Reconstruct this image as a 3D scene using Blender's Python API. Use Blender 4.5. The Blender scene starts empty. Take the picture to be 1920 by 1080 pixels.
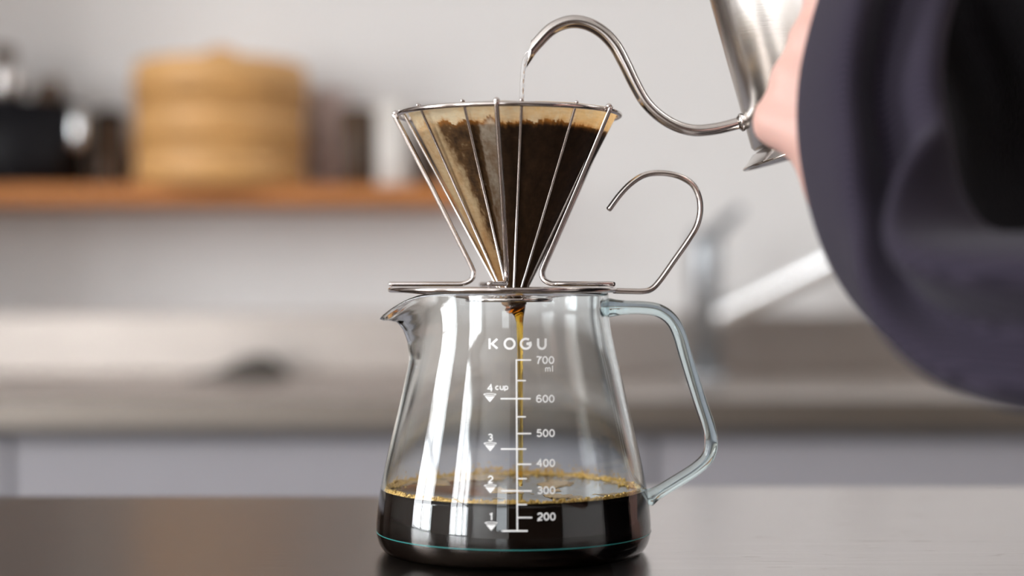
import bpy, bmesh, math, random
import numpy as np
from mathutils import Vector, Matrix, noise
random.seed(7)
PI = math.pi
scene = bpy.context.scene
COL = scene.collection

# ------------------------------------------------------------------ camera
S = 1/4283.0                 # metres per photo pixel at the carafe axis
DIST = 3150*S                # camera to carafe axis
TAB = 0.85                   # table top height
CZ = TAB + 492*S             # camera height
CX = -3*S
cam_d = bpy.data.cameras.new('camera')
cam = bpy.data.objects.new('camera', cam_d); COL.objects.link(cam)
cam.location = (CX, -DIST, CZ); cam.rotation_euler = (PI/2, 0, 0)
cam_d.sensor_width = 36; cam_d.lens = 3150/1920*36
cam_d.clip_start = 0.02
cam_d.dof.use_dof = True; cam_d.dof.focus_distance = DIST-0.022; cam_d.dof.aperture_fstop = 3.5
scene.camera = cam
# ------------------------------------------------------------------ world, lights, exposure
w = bpy.data.worlds.new('sky'); scene.world = w; w.use_nodes = True
bg = w.node_tree.nodes['Background']; bg.inputs[0].default_value = (0.86, 0.93, 1.0, 1); bg.inputs[1].default_value = 3.0
vs = scene.view_settings
vs.view_transform = 'Standard'; vs.look = 'None'; vs.exposure = 0.13; vs.gamma = 1.0; vs.use_curve_mapping = False
XL, XR, YB, YR, ZC = -2.4, 2.6, 1.885, -3.4, 2.5       # room: left, right, back, rear walls, ceiling
WINS = {  # name: (side, along0, along1, z0, z1, power)
    'window_1': ('L', -0.80, 0.10, 0.80, 2.20, 62),
    'window_2': ('L', -3.10, -1.75, 0.80, 2.20, 88),
    'window_3': ('R', 0.10, 0.50, 1.00, 2.00, 14),
    'window_4': ('N', -0.9, -0.3, 1.00, 2.00, 3),
}
def area(name, loc, rot, sx, sy, power, col):
    l = bpy.data.lights.new(name, 'AREA'); l.shape = 'RECTANGLE'; l.size = sx; l.size_y = sy
    l.energy = power; l.color = col
    o = bpy.data.objects.new(name, l); COL.objects.link(o); o.location = loc; o.rotation_euler = rot
for n, (sd, a, b, z0, z1, pw) in WINS.items():
    m = (a+b)/2; zm = (z0+z1)/2
    if sd == 'L': area('daylight', (XL-0.16, m, zm), (0, -PI/2, 0), z1-z0, b-a, pw, (0.97, 0.985, 1.0))
    if sd == 'R': area('daylight', (XR+0.16, m, zm), (0, PI/2, 0), z1-z0, b-a, pw, (0.97, 0.985, 1.0))
    if sd == 'N': area('daylight', (m, YR-0.16, zm), (PI/2, 0, 0), b-a, z1-z0, pw, (1.0, 0.985, 0.96))
for o in scene.objects:
    if o.type == 'LIGHT' and abs(o.location.y-(YR-0.16)) < 1e-4: o.rotation_euler = (-PI/2+PI, 0, 0)
cy = scene.cycles
cy.max_bounces = 24; cy.transmission_bounces = 20; cy.glossy_bounces = 10; cy.transparent_max_bounces = 16

# ------------------------------------------------------------------ materials
def nm(name):
    m = bpy.data.materials.new(name); m.use_nodes = True
    nt = m.node_tree; b = nt.nodes['Principled BSDF']; return m, nt, b
def mat(name, col, rough=0.5, metal=0.0, bump=0, bscale=50, var=0, vscale=8, stretch=(1, 1, 1), **kw):
    m, nt, b = nm(name)
    b.inputs['Base Color'].default_value = (*col, 1); b.inputs['Roughness'].default_value = rough
    b.inputs['Metallic'].default_value = metal
    for k, v in kw.items(): b.inputs[k.replace('_', ' ')].default_value = v
    if bump or var:
        tc = nt.nodes.new('ShaderNodeTexCoord'); mp = nt.nodes.new('ShaderNodeMapping')
        mp.inputs['Scale'].default_value = stretch; nt.links.new(tc.outputs['Object'], mp.inputs[0])
    if bump:
        n = nt.nodes.new('ShaderNodeTexNoise'); n.inputs['Scale'].default_value = bscale; n.inputs['Detail'].default_value = 4
        bp = nt.nodes.new('ShaderNodeBump'); bp.inputs['Strength'].default_value = bump; bp.inputs['Distance'].default_value = 0.001
        nt.links.new(mp.outputs[0], n.inputs[0]); nt.links.new(n.outputs[0], bp.inputs['Height']); nt.links.new(bp.outputs[0], b.inputs['Normal'])
    if var:
        n = nt.nodes.new('ShaderNodeTexNoise'); n.inputs['Scale'].default_value = vscale; n.inputs['Detail'].default_value = 5
        cr = nt.nodes.new('ShaderNodeValToRGB')
        cr.color_ramp.elements[0].position = 0.3; cr.color_ramp.elements[1].position = 0.7
        cr.color_ramp.elements[0].color = (*[c*(1-var) for c in col], 1); cr.color_ramp.elements[1].color = (*[min(1, c*(1+var)) for c in col], 1)
        nt.links.new(mp.outputs[0], n.inputs[0]); nt.links.new(n.outputs[0], cr.inputs[0]); nt.links.new(cr.outputs[0], b.inputs['Base Color'])
    return m
M = {}
M['wall'] = mat('wall_paint', (0.80, 0.785, 0.775), 0.85, bump=0.15, bscale=120)
M['ceiling'] = mat('ceiling_paint', (0.85, 0.84, 0.83), 0.9)
M['floor'] = mat('floor_wood', (0.30, 0.19, 0.11), 0.45, var=0.25, vscale=6, stretch=(1, 8, 1))
M['white'] = mat('white_frame', (0.75, 0.75, 0.74), 0.5)
M['steel'] = mat('polished_steel', (0.66, 0.63, 0.61), 0.16, 1.0)
M['wire'] = mat('wire_steel', (0.66, 0.61, 0.585), 0.15, 1.0)
M['brushed'] = mat('brushed_steel', (0.66, 0.63, 0.60), 0.27, 1.0, bump=0.02, bscale=60, stretch=(1, 1, 40))
M['counter'] = mat('counter_steel', (0.50, 0.455, 0.42), 0.36, 1.0, var=0.06, vscale=3, bump=0.1, bscale=30, stretch=(1, 6, 6))
M['lip'] = mat('worktop_lip', (0.27, 0.245, 0.22), 0.42, 1.0)
M['satin'] = mat('satin_chrome', (0.40, 0.42, 0.44), 0.38, 1.0)
M['bright'] = mat('bright_chrome', (0.93, 0.95, 0.96), 0.22, 1.0)
M['chrome'] = mat('chrome', (0.58, 0.61, 0.64), 0.2, 1.0)
M['lever'] = mat('lever_grey', (0.22, 0.24, 0.26), 0.3, 0.8)
M['cab'] = mat('cabinet_paint', (0.335, 0.335, 0.37), 0.45, var=0.03, vscale=2)
M['gap'] = mat('cabinet_carcass', (0.18, 0.18, 0.20), 0.6)
M['dkwood'] = mat('dark_walnut', (0.075, 0.045, 0.028), 0.5, var=0.25, vscale=5, stretch=(6, 6, 1))  # only for the added cupboards, dark so that reflections of them darken
M['toe'] = mat('toe_kick', (0.06, 0.06, 0.06), 0.6)
M['shelf'] = mat('shelf_wood', (0.48, 0.18, 0.045), 0.65, var=0.2, vscale=9, stretch=(1, 12, 12))
M['bamboo'] = mat('bamboo', (0.72, 0.41, 0.16), 0.5, var=0.18, vscale=14, stretch=(1, 1, 8))
M['bamboo2'] = mat('bamboo_band', (0.64, 0.345, 0.12), 0.5, var=0.18, vscale=14, stretch=(1, 1, 8))
M['black'] = mat('black_enamel', (0.006, 0.006, 0.008), 0.5, Specular_IOR_Level=0.2)
M['knob'] = mat('dark_bronze', (0.10, 0.06, 0.035), 0.3, 0.3)
M['ceramic'] = mat('white_ceramic', (0.74, 0.71, 0.67), 0.3)
M['brownc'] = mat('brown_ceramic', (0.06, 0.032, 0.014), 0.5, var=0.3, vscale=20)
M['mauve'] = mat('mauve_ceramic', (0.50, 0.39, 0.36), 0.5)
M['cloth_d'] = mat('dark_cloth', (0.085, 0.075, 0.065), 0.9, bump=0.5, bscale=200)
M['skin'] = mat('skin', (0.60, 0.36, 0.305), 0.55, bump=0.1, bscale=300, var=0.06, vscale=30, Subsurface_Weight=0.15, Subsurface_Scale=0.01)
M['hair'] = mat('hair', (0.02, 0.014, 0.01), 0.5, bump=0.6, bscale=60, stretch=(8, 8, 1))
M['torso_shade'] = mat('shaded_torso_cloth', (0.006, 0.005, 0.006), 0.9, bump=0.3, bscale=300, Specular_IOR_Level=0.1)  # deep shade on the torso put into the cloth colour
M['trouser'] = mat('dark_trousers', (0.02, 0.02, 0.025), 0.9)
M['grounds'] = mat('wet_grounds', (0.035, 0.016, 0.008), 0.7, bump=1.0, bscale=500, var=0.4, vscale=300)
M['foam'] = mat('amber_foam', (0.86, 0.52, 0.14), 0.12, 0.3, var=0.25, vscale=400)
M['crema'] = mat('crema_film', (0.55, 0.34, 0.12), 0.35, var=0.4, vscale=500, bump=0.6, bscale=900)
M['print'] = mat('white_print', (0.95, 0.95, 0.94), 0.5)
M['print'].node_tree.nodes['Principled BSDF'].inputs['Emission Strength'].default_value = 0
M['coffee'] = mat('black_coffee', (0.006, 0.003, 0.002), 0.02, Specular_IOR_Level=0.5)

# brushed dark steel-laminate table
def table_mat(name, ca, cb, rough):
    m, nt, b = nm(name)
    tc = nt.nodes.new('ShaderNodeTexCoord'); mp = nt.nodes.new('ShaderNodeMapping'); mp.inputs['Scale'].default_value = (6, 160, 1)
    nt.links.new(tc.outputs['Object'], mp.inputs[0])
    n = nt.nodes.new('ShaderNodeTexNoise'); n.inputs['Scale'].default_value = 3; n.inputs['Detail'].default_value = 6
    nt.links.new(mp.outputs[0], n.inputs[0])
    cr = nt.nodes.new('ShaderNodeValToRGB')
    cr.color_ramp.elements[0].position = 0.3; cr.color_ramp.elements[1].position = 0.75
    cr.color_ramp.elements[0].color = (*ca, 1); cr.color_ramp.elements[1].color = (*cb, 1)
    nt.links.new(n.outputs[0], cr.inputs[0])
    # fine scratches
    mp2 = nt.nodes.new('ShaderNodeMapping'); mp2.inputs['Rotation'].default_value = (0, 0, 0.25); mp2.inputs['Scale'].default_value = (20, 60, 1)
    nt.links.new(tc.outputs['Object'], mp2.inputs[0])
    v = nt.nodes.new('ShaderNodeTexNoise'); v.inputs['Scale'].default_value = 2.2; v.inputs['Detail'].default_value = 9; v.inputs['Distortion'].default_value = 1.5
    nt.links.new(mp2.outputs[0], v.inputs[0])
    c2 = nt.nodes.new('ShaderNodeValToRGB')
    c2.color_ramp.elements[0].position = 0.30; c2.color_ramp.elements[0].color = (0.72, 0.68, 0.66, 1)
    c2.color_ramp.elements[1].position = 0.36; c2.color_ramp.elements[1].color = (1, 1, 1, 1)
    nt.links.new(v.outputs[0], c2.inputs[0])
    mx = nt.nodes.new('ShaderNodeMixRGB'); mx.blend_type = 'MULTIPLY'; mx.inputs[0].default_value = 1
    nt.links.new(cr.outputs[0], mx.inputs[1]); nt.links.new(c2.outputs[0], mx.inputs[2]); nt.links.new(mx.outputs[0], b.inputs['Base Color'])
    b.inputs['Metallic'].default_value = 1.0; b.inputs['Roughness'].default_value = rough
    bp = nt.nodes.new('ShaderNodeBump'); bp.inputs['Strength'].default_value = 0.10; bp.inputs['Distance'].default_value = 0.0004
    nt.links.new(n.outputs[0], bp.inputs['Height']); nt.links.new(bp.outputs[0], b.inputs['Normal'])
    return m
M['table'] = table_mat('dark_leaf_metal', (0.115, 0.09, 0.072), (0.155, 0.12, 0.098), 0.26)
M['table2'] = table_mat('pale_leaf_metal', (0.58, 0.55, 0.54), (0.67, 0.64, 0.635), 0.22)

def glass(name, dens=30, col=(0.35, 0.86, 0.95), ior=1.47, rough=0.0, tint=(1, 1, 1)):
    m, nt, b = nm(name)
    b.inputs['Base Color'].default_value = (*tint, 1); b.inputs['Roughness'].default_value = rough
    b.inputs['Transmission Weight'].default_value = 1; b.inputs['IOR'].default_value = ior
    if dens:
        va = nt.nodes.new('ShaderNodeVolumeAbsorption'); va.inputs[0].default_value = (*col, 1); va.inputs[1].default_value = dens
        nt.links.new(va.outputs[0], nt.nodes['Material Output'].inputs['Volume'])
    return m
M['glass'] = glass('borosilicate', 18, (0.06, 0.78, 0.94))
M['rod'] = glass('rod_glass', 46, (0.12, 0.78, 0.92))
M['seam'] = mat('seam_teal', (0.03, 0.21, 0.20), 0.15)
M['water'] = glass('water', 0, ior=1.33)
M['drip'] = glass('coffee_stream', 900, (0.975, 0.80, 0.05), ior=1.33)
def pane_mat():
    m, nt, b = nm('window_pane'); nt.nodes.remove(b)
    t = nt.nodes.new('ShaderNodeBsdfTransparent'); g = nt.nodes.new('ShaderNodeBsdfGlossy'); g.inputs['Roughness'].default_value = 0.02
    mx = nt.nodes.new('ShaderNodeMixShader'); mx.inputs[0].default_value = 0.05
    nt.links.new(t.outputs[0], mx.inputs[1]); nt.links.new(g.outputs[0], mx.inputs[2]); nt.links.new(mx.outputs[0], nt.nodes['Material Output'].inputs[0])
    return m
M['pane'] = pane_mat()
def knit():
    m, nt, b = nm('navy_knit')
    tc = nt.nodes.new('ShaderNodeTexCoord')
    wv = nt.nodes.new('ShaderNodeTexWave'); wv.inputs['Scale'].default_value = 190; wv.bands_direction = 'DIAGONAL'; wv.inputs['Distortion'].default_value = 1.2
    nt.links.new(tc.outputs['Object'], wv.inputs[0])
    cr = nt.nodes.new('ShaderNodeValToRGB'); cr.color_ramp.elements[0].color = (0.013, 0.010, 0.018, 1); cr.color_ramp.elements[1].color = (0.038, 0.031, 0.049, 1)
    nt.links.new(wv.outputs[0], cr.inputs[0]); nt.links.new(cr.outputs[0], b.inputs['Base Color'])
    bp = nt.nodes.new('ShaderNodeBump'); bp.inputs['Strength'].default_value = 0.4; bp.inputs['Distance'].default_value = 0.0005
    nt.links.new(wv.outputs[0], bp.inputs['Height']); nt.links.new(bp.outputs[0], b.inputs['Normal'])
    b.inputs['Roughness'].default_value = 0.9; b.inputs['Sheen Weight'].default_value = 0.05; b.inputs['Specular IOR Level'].default_value = 0.15; b.inputs['Sheen Roughness'].default_value = 0.5
    return m
M['knit'] = knit()
def paper_mat():
    m, nt, b = nm('filter_paper')
    at = nt.nodes.new('ShaderNodeVertexColor'); at.layer_name = 'stain'
    tc = nt.nodes.new('ShaderNodeTexCoord'); mp = nt.nodes.new('ShaderNodeMapping'); mp.inputs['Scale'].default_value = (90, 90, 420)
    nt.links.new(tc.outputs['Object'], mp.inputs[0])
    n = nt.nodes.new('ShaderNodeTexNoise'); n.inputs['Scale'].default_value = 2.2; n.inputs['Detail'].default_value = 4; n.inputs['Distortion'].default_value = 0.5
    nt.links.new(mp.outputs[0], n.inputs[0])
    cr = nt.nodes.new('ShaderNodeValToRGB'); cr.color_ramp.elements[0].position = 0.3; cr.color_ramp.elements[0].color = (0.88, 0.86, 0.84, 1); cr.color_ramp.elements[1].position = 0.65
    nt.links.new(n.outputs[0], cr.inputs[0])
    mx = nt.nodes.new('ShaderNodeMixRGB'); mx.blend_type = 'MULTIPLY'; mx.inputs[0].default_value = 1
    nt.links.new(at.outputs[0], mx.inputs[1]); nt.links.new(cr.outputs[0], mx.inputs[2])
    nt.links.new(mx.outputs[0], b.inputs['Base Color']); b.inputs['Roughness'].default_value = 0.5
    bp = nt.nodes.new('ShaderNodeBump'); bp.inputs['Strength'].default_value = 0.5; bp.inputs['Distance'].default_value = 0.0005
    nt.links.new(n.outputs[0], bp.inputs['Height']); nt.links.new(bp.outputs[0], b.inputs['Normal'])
    tr = nt.nodes.new('ShaderNodeBsdfTranslucent'); nt.links.new(mx.outputs[0], tr.inputs[0])
    ms = nt.nodes.new('ShaderNodeMixShader'); ms.inputs[0].default_value = 0.55
    nt.links.new(b.outputs[0], ms.inputs[1]); nt.links.new(tr.outputs[0], ms.inputs[2])
    # wet paper lets some light straight through
    tp = nt.nodes.new('ShaderNodeBsdfTransparent'); nt.links.new(mx.outputs[0], tp.inputs[0])
    m2 = nt.nodes.new('ShaderNodeMixShader'); m2.inputs[0].default_value = 0.22
    nt.links.new(ms.outputs[0], m2.inputs[1]); nt.links.new(tp.outputs[0], m2.inputs[2]); nt.links.new(m2.outputs[0], nt.nodes['Material Output'].inputs[0])
    return m
M['paper'] = paper_mat()

# ------------------------------------------------------------------ helpers
def obj(name, verts, faces, material, parent=None, smooth=True, loc=None):
    me = bpy.data.meshes.new(name); me.from_pydata([tuple(v) for v in verts], [], faces); me.update()
    me.materials.append(material)
    if smooth: me.polygons.foreach_set('use_smooth', [True]*len(me.polygons))
    o = bpy.data.objects.new(name, me); COL.objects.link(o)
    if parent: o.parent = parent; o.matrix_parent_inverse = Matrix.Translation(-parent.location)
    return o
def bmobj(name, bm, material, parent=None, smooth=False):
    bmesh.ops.recalc_face_normals(bm, faces=bm.faces)
    me = bpy.data.meshes.new(name); bm.to_mesh(me); bm.free(); me.materials.append(material)
    if smooth: me.polygons.foreach_set('use_smooth', [True]*len(me.polygons))
    o = bpy.data.objects.new(name, me); COL.objects.link(o)
    if parent: o.parent = parent; o.matrix_parent_inverse = Matrix.Translation(-parent.location)
    return o
def thing(name, label, cat, loc, group=None):
    o = bpy.data.objects.new(name, None); COL.objects.link(o); o.location = loc; o.empty_display_size = 0.02
    o['label'] = label; o['category'] = cat
    if group: o['group'] = group
    return o
def tag(o, label=None, cat=None, group=None, kind=None):
    for k, v in (('label', label), ('category', cat), ('group', group), ('kind', kind)):
        if v: o[k] = v
    return o
def box(bm, x0, x1, y0, y1, z0, z1, bev=0):
    r = bmesh.ops.create_cube(bm, size=1)
    for v in r['verts']:
        v.co = Vector((x0+(v.co.x+.5)*(x1-x0), y0+(v.co.y+.5)*(y1-y0), z0+(v.co.z+.5)*(z1-z0)))
    if bev:
        es = list({e for v in r['verts'] for e in v.link_edges})
        bmesh.ops.bevel(bm, geom=es, offset=bev, segments=2, affect='EDGES', profile=0.6)
def boxobj(name, x0, x1, y0, y1, z0, z1, m, parent=None, bev=0):
    bm = bmesh.new(); box(bm, x0, x1, y0, y1, z0, z1, bev); return bmobj(name, bm, m, parent)
def catmull(pts, n=8, closed=False):
    P = [np.array(p, float) for p in pts]; out = []
    N = len(P)
    rng = range(N if closed else N-1)
    for i in rng:
        p1, p2 = P[i], P[(i+1) % N]
        p0 = P[(i-1) % N] if (closed or i > 0) else 2*p1-p2
        p3 = P[(i+2) % N] if (closed or i < N-2) else 2*p2-p1
        for k in range(n):
            t = k/n
            out.append(0.5*((2*p1)+(-p0+p2)*t+(2*p0-5*p1+4*p2-p3)*t*t+(-p0+3*p1-3*p2+p3)*t**3))
    if not closed: out.append(P[-1])
    return out
def tube_data(path, rad, seg=16, closed=False, caps=True, base=0):
    path = [Vector(p) for p in path]; n = len(path)
    if not hasattr(rad, '__len__'): rad = [rad]*n
    vs_, fs = [], []
    def tan(i):
        a = path[(i-1) % n] if (closed or i > 0) else path[i]; b = path[(i+1) % n] if (closed or i < n-1) else path[i]
        return (b-a).normalized()
    t0 = tan(0); up = Vector((0, 1, 0)) if abs(t0.y) < 0.9 else Vector((0, 0, 1))
    nrm = (up-t0*up.dot(t0)).normalized()
    for i in range(n):
        t = tan(i); nrm = (nrm-t*nrm.dot(t)).normalized(); bn = t.cross(nrm)
        for k in range(seg):
            a = 2*PI*k/seg; vs_.append(path[i]+(nrm*math.cos(a)+bn*math.sin(a))*rad[i])
    for i in range(n if closed else n-1):
        for k in range(seg):
            a = i*seg+k; b = i*seg+(k+1) % seg; c = ((i+1) % n)*seg+(k+1) % seg; d = ((i+1) % n)*seg+k
            fs.append((base+a, base+b, base+c, base+d))
    if caps and not closed:
        for end, sgn in ((0, -1), (n-1, 1)):     # rounded end: one inset ring and a centre
            t = tan(end)*sgn; c0 = path[end]; r0 = rad[end]; st = len(vs_)
            ring = [end*seg+k for k in range(seg)]
            for k in range(seg): vs_.append(c0+(vs_[ring[k]]-c0)*0.7+t*r0*0.35)
            vs_.append(c0+t*r0*0.5)
            for k in range(seg):
                k2 = (k+1) % seg
                q = (ring[k], ring[k2], st+k2, st+k) if sgn > 0 else (ring[k2], ring[k], st+k, st+k2)
                tq = (st+k, st+k2, st+seg) if sgn > 0 else (st+k2, st+k, st+seg)
                fs.append(tuple(base+i for i in q)); fs.append(tuple(base+i for i in tq))
    return vs_, fs
def tube(name, path, rad, m, parent=None, seg=16, closed=False):
    v, f = tube_data(path, rad, seg, closed); return obj(name, v, f, m, parent)
def lathe_data(prof, seg=64, cx=0, cy_=0, base=0):
    # prof list of (r,z); r==0 collapses to a point
    vs_, fs, idx = [], [], []
    for r, z in prof:
        if r < 1e-7: idx.append([base+len(vs_)]); vs_.append((cx, cy_, z))
        else:
            idx.append([base+len(vs_)+k for k in range(seg)])
            vs_ += [(cx+r*math.cos(2*PI*k/seg), cy_+r*math.sin(2*PI*k/seg), z) for k in range(seg)]
    for i in range(len(prof)-1):
        a, b = idx[i], idx[i+1]
        for k in range(seg):
            k2 = (k+1) % seg
            if len(a) == 1 and len(b) == 1: continue
            if len(a) == 1: fs.append((a[0], b[k2], b[k]))
            elif len(b) == 1: fs.append((a[k], a[k2], b[0]))
            else: fs.append((a[k], a[k2], b[k2], b[k]))
    return vs_, fs
def lathe(name, prof, m, parent=None, seg=64, cx=0, cy_=0):
    v, f = lathe_data(prof, seg, cx, cy_); return obj(name, v, f, m, parent)
def W(px, py, y=0.0):
    """world point at depth y whose direction from the camera is the given photo pixel"""
    d = DIST+y
    return Vector((CX+(px-960)/3150*d, y, CZ-(py-540)/3150*d))
def zpx(py): return CZ-(py-540)*S

# ------------------------------------------------------------------ setting
def struct(o, label=None): o['kind'] = 'structure'; return o
T = 0.12
struct(boxobj('floor', XL-T, XR+T, YR-T, YB+T, -0.1, 0, M['floor']))
struct(boxobj('ceiling', XL-T, XR+T, YR-T, YB+T, ZC, ZC+0.1, M['ceiling']))
struct(boxobj('wall_back', XL-T, XR+T, YB, YB+T, 0, ZC, M['wall']))
def wall_with(name, sd, c0, c1, wins):
    bm = bmesh.new()
    def b(a, bb, z0, z1):
        if bb-a < 1e-4 or z1-z0 < 1e-4: return
        if sd == 'L': box(bm, XL-T, XL, a, bb, z0, z1)
        if sd == 'R': box(bm, XR, XR+T, a, bb, z0, z1)
        if sd == 'N': box(bm, a, bb, YR-T, YR, z0, z1)
    cur = c0
    for (a, bb, z0, z1) in sorted(wins):
        b(cur, a, 0, ZC); b(a, bb, 0, z0); b(a, bb, z1, ZC); cur = bb
    b(cur, c1, 0, ZC)
    return struct(bmobj(name, bm, M['wall']))
for nm_, sd, c0, c1 in (('wall_left', 'L', YR, YB), ('wall_right', 'R', YR, YB), ('wall_rear', 'N', XL, XR)):
    wall_with(nm_, sd, c0, c1, [(v[1], v[2], v[3], v[4]) for v in WINS.values() if v[0] == sd])
for n, (sd, a, b_, z0, z1, pw) in WINS.items():
    bm = bmesh.new(); t = 0.04
    def fb(a0, a1, zz0, zz1, dep=0.05):
        if sd == 'L': box(bm, XL-0.07, XL-0.07+dep, a0, a1, zz0, zz1)
        if sd == 'R': box(bm, XR+0.07-dep, XR+0.07, a0, a1, zz0, zz1)
        if sd == 'N': box(bm, a0, a1, YR-0.07, YR-0.07+dep, zz0, zz1)
    fb(a, b_, z0, z0+t); fb(a, b_, z1-t, z1); fb(a, a+t, z0+t, z1-t); fb(b_-t, b_, z0+t, z1-t)
    f = struct(bmobj(n, bm, M['white']))
    nb = max(1, int((b_-a)/0.45))
    for k in range(1, nb):
        bm = bmesh.new(); xx = a+(b_-a)*k/nb; fb(xx-0.015, xx+0.015, z0+t, z1-t, 0.04); bmobj('mullion', bm, M['white'], f)
    bm = bmesh.new(); fb(a+t, b_-t, (z0+z1)/2-0.012, (z0+z1)/2+0.012, 0.03); bmobj('glazing_bar', bm, M['white'], f)
    bm = bmesh.new(); fb(a+t, b_-t, z0+t, z1-t, 0.005); bmobj('pane', bm, M['pane'], f)

# ------------------------------------------------------------------ worktop, cabinets, tap (2 m and more away)
YF = 2.0-DIST            # front edge of the worktop
CT = CZ-0.133            # worktop height
ct = thing('kitchen_worktop', 'long brushed steel kitchen worktop with raised back ledge under the wall shelf', 'worktop', (0, YF, CT-0.032))
XW = -1.138
boxobj('slab', XW, XR-0.003, YF, YB-0.004, CT-0.032, CT, M['counter'], ct, 0.004)
boxobj('back_ledge', XW, XR-0.003, YB-0.028, YB-0.004, CT, CT+0.094, M['counter'], ct, 0.004)
boxobj('front_lip', XW, XR-0.003, YF-0.004, YF, CT-0.034, CT+0.001, M['lip'], ct, 0.0015)
tc_ = thing('added_shade_cupboard', 'added unseen tall dark cupboard shading the left of the back wall', 'cupboard', (-1.4, YF+0.1, 0))  # added out of view to shade the wall's left and darken reflections
boxobj('body', -1.88, -1.14, YF-0.01, YB-0.004, 0.06, 2.2, M['dkwood'], tc_, 0.002)
boxobj('plinth', -1.87, -1.15, YF+0.05, YB-0.01, 0, 0.06, M['toe'], tc_)
boxobj('door', -1.877, -1.143, YF-0.031, YF-0.012, 0.07, 2.195, M['dkwood'], tc_, 0.002)
# dark wood unit added behind the camera only to darken and brown the reflections
sw = thing('added_reflection_unit', 'added unseen dark wooden unit behind the camera for brown reflections', 'cupboard', (1.0, YR+0.02, 0))
boxobj('carcass', -0.2, 2.5, YR+0.005, YR+0.40, 0, 2.3, M['dkwood'], sw, 0.003)
for q in range(6): boxobj('door', -0.19+q*0.448, 0.245+q*0.448, YR+0.401, YR+0.42, 0.05, 2.27, M['dkwood'], sw, 0.002)
# cabinets: door joint at photo x 1225
xj = CX+(1225-960)/3150*(2.03)
wd = 0.78; k = -4
edges = [xj+wd*i for i in range(-3, 4)]
edges = [max(XW, e) for e in edges if e > XW-wd+0.1]
edges = sorted(set([e for e in edges if e < XR-0.3]+[XR-0.004]))
names = ['leftmost', 'left', 'centre', 'right']
for i in range(len(edges)-1):
    a, b_ = edges[i]+0.001, edges[i+1]-0.001
    mid = (a+b_)/2
    if mid < -0.4: lb = 'pale grey base cabinet under the worktop, below the black pot'
    elif mid < 0.2: lb = 'pale grey base cabinet under the worktop, straight behind the glass carafe'
    elif mid < 1.0: lb = 'pale grey base cabinet under the chrome tap'
    elif mid < 1.9: lb = 'pale grey base cabinet under the worktop, second from the right wall'
    else: lb = 'pale grey base cabinet against the right wall'
    c = thing('base_cabinet', lb, 'cabinet', (mid, YF+0.04, 0), 'base cabinets under the worktop')
    boxobj('body', a, b_, YF+0.052, YB-0.004, 0.08, CT-0.033, M['gap'], c)
    boxobj('toe_kick', a, b_, YF+0.09, YB-0.01, 0, 0.08, M['toe'], c)
    boxobj('door', a+0.003, b_-0.003, YF+0.032, YF+0.051, 0.085, CT-0.052, M['cab'], c, 0.002)
# tap
yt = 2.42-DIST
def Wt(px, py, y): return W(px, py, y)
base = Wt(1322, 700, yt); base.z = CT
tap = thing('kitchen_tap', 'chrome single lever kitchen tap with long raised spout behind the carafe handle', 'tap', base)
bx, by = base.x, base.y
lathe('base_flange', [(0, CT), (0.032, CT), (0.032, CT+0.006), (0.026, CT+0.011), (0, CT+0.011)], M['chrome'], tap, 40, bx, by)
topz = Wt(0, 430, yt).z
lathe('column', [(0, CT+0.010), (0.0235, CT+0.010), (0.0235, topz-0.035), (0.021, topz-0.008), (0.013, topz), (0, topz)], M['satin'], tap, 40, bx, by)
sp0 = Wt(1348, 592, yt); sp1 = Wt(1560, 488, yt-0.06); sp2 = Wt(1640, 452, yt-0.08)
tube('spout', [tuple(p) for p in (Vector((bx, by, sp0.z-0.005)), sp0, sp1, sp2)], [0.017, 0.0195, 0.0195, 0.0185], M['bright'], tap, 24)
tube('aerator', [tuple(sp2+Vector((0.002, 0, -0.012))), tuple(sp2+Vector((0.002, 0, -0.036)))], 0.011, M['chrome'], tap, 20)
tube('lever', [tuple(Wt(1335, 450, yt)), tuple(Wt(1352, 425, yt)), tuple(Wt(1388, 392, yt))], [0.012, 0.009, 0.006], M['lever'], tap, 16)
# dark cloth lying by the back ledge
pc = W(440, 700, 1.78)
def crumple():
    vs_, fs = [], []; nx, ny = 28, 16
    cx0, cy0 = W(450, 700, 1.74).x, 1.74
    for j in range(ny):
        for i in range(nx):
            u = i/(nx-1); v = j/(ny-1)
            h = 0.004+0.030*math.sin(PI*min(1, v*1.05))**0.7*(max(0, math.sin(PI*u**2.0)))**0.9+0.004*noise.noise(Vector((u*7, v*6, 2)))
            if i in (0, nx-1) or j in (0, ny-1): h = 0.001
            vs_.append((cx0-0.07+0.14*u+0.006*noise.noise(Vector((v*5, u*3, 0))), cy0-0.04+0.08*v, CT+max(0.001, h)))
    n0 = len(vs_)
    vs_ += [(x, y, CT+0.0004) for x, y, z in vs_]
    for j in range(ny-1):
        for i in range(nx-1):
            a = j*nx+i; fs.append((a, a+1, a+nx+1, a+nx)); fs.append((n0+a, n0+a+nx, n0+a+nx+1, n0+a+1))
    bd = [i for i in range(nx)]+[j*nx+nx-1 for j in range(1, ny)]+[(ny-1)*nx+i for i in range(nx-2, -1, -1)]+[j*nx for j in range(ny-2, 0, -1)]
    for i in range(len(bd)):
        a, b = bd[i], bd[(i+1) % len(bd)]; fs.append((b, a, n0+a, n0+b))
    return obj('dish_cloth', vs_, fs, M['cloth_d'])
tag(crumple(), 'small dark crumpled cloth lying on the steel worktop below the steamer', 'cloth')

# ------------------------------------------------------------------ wall shelf and what stands on it
YS = 2.40-DIST
SH = W(0, 346, YS).z
shelf = thing('wall_shelf', 'reddish brown wooden shelf board on the back wall', 'shelf', (-1.0, YB, SH-0.027))
xs1 = W(900, 0, YS).x
boxobj('board', XW, xs1, YS, YB-0.003, SH-0.027, SH, M['shelf'], shelf, 0.003)
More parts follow.
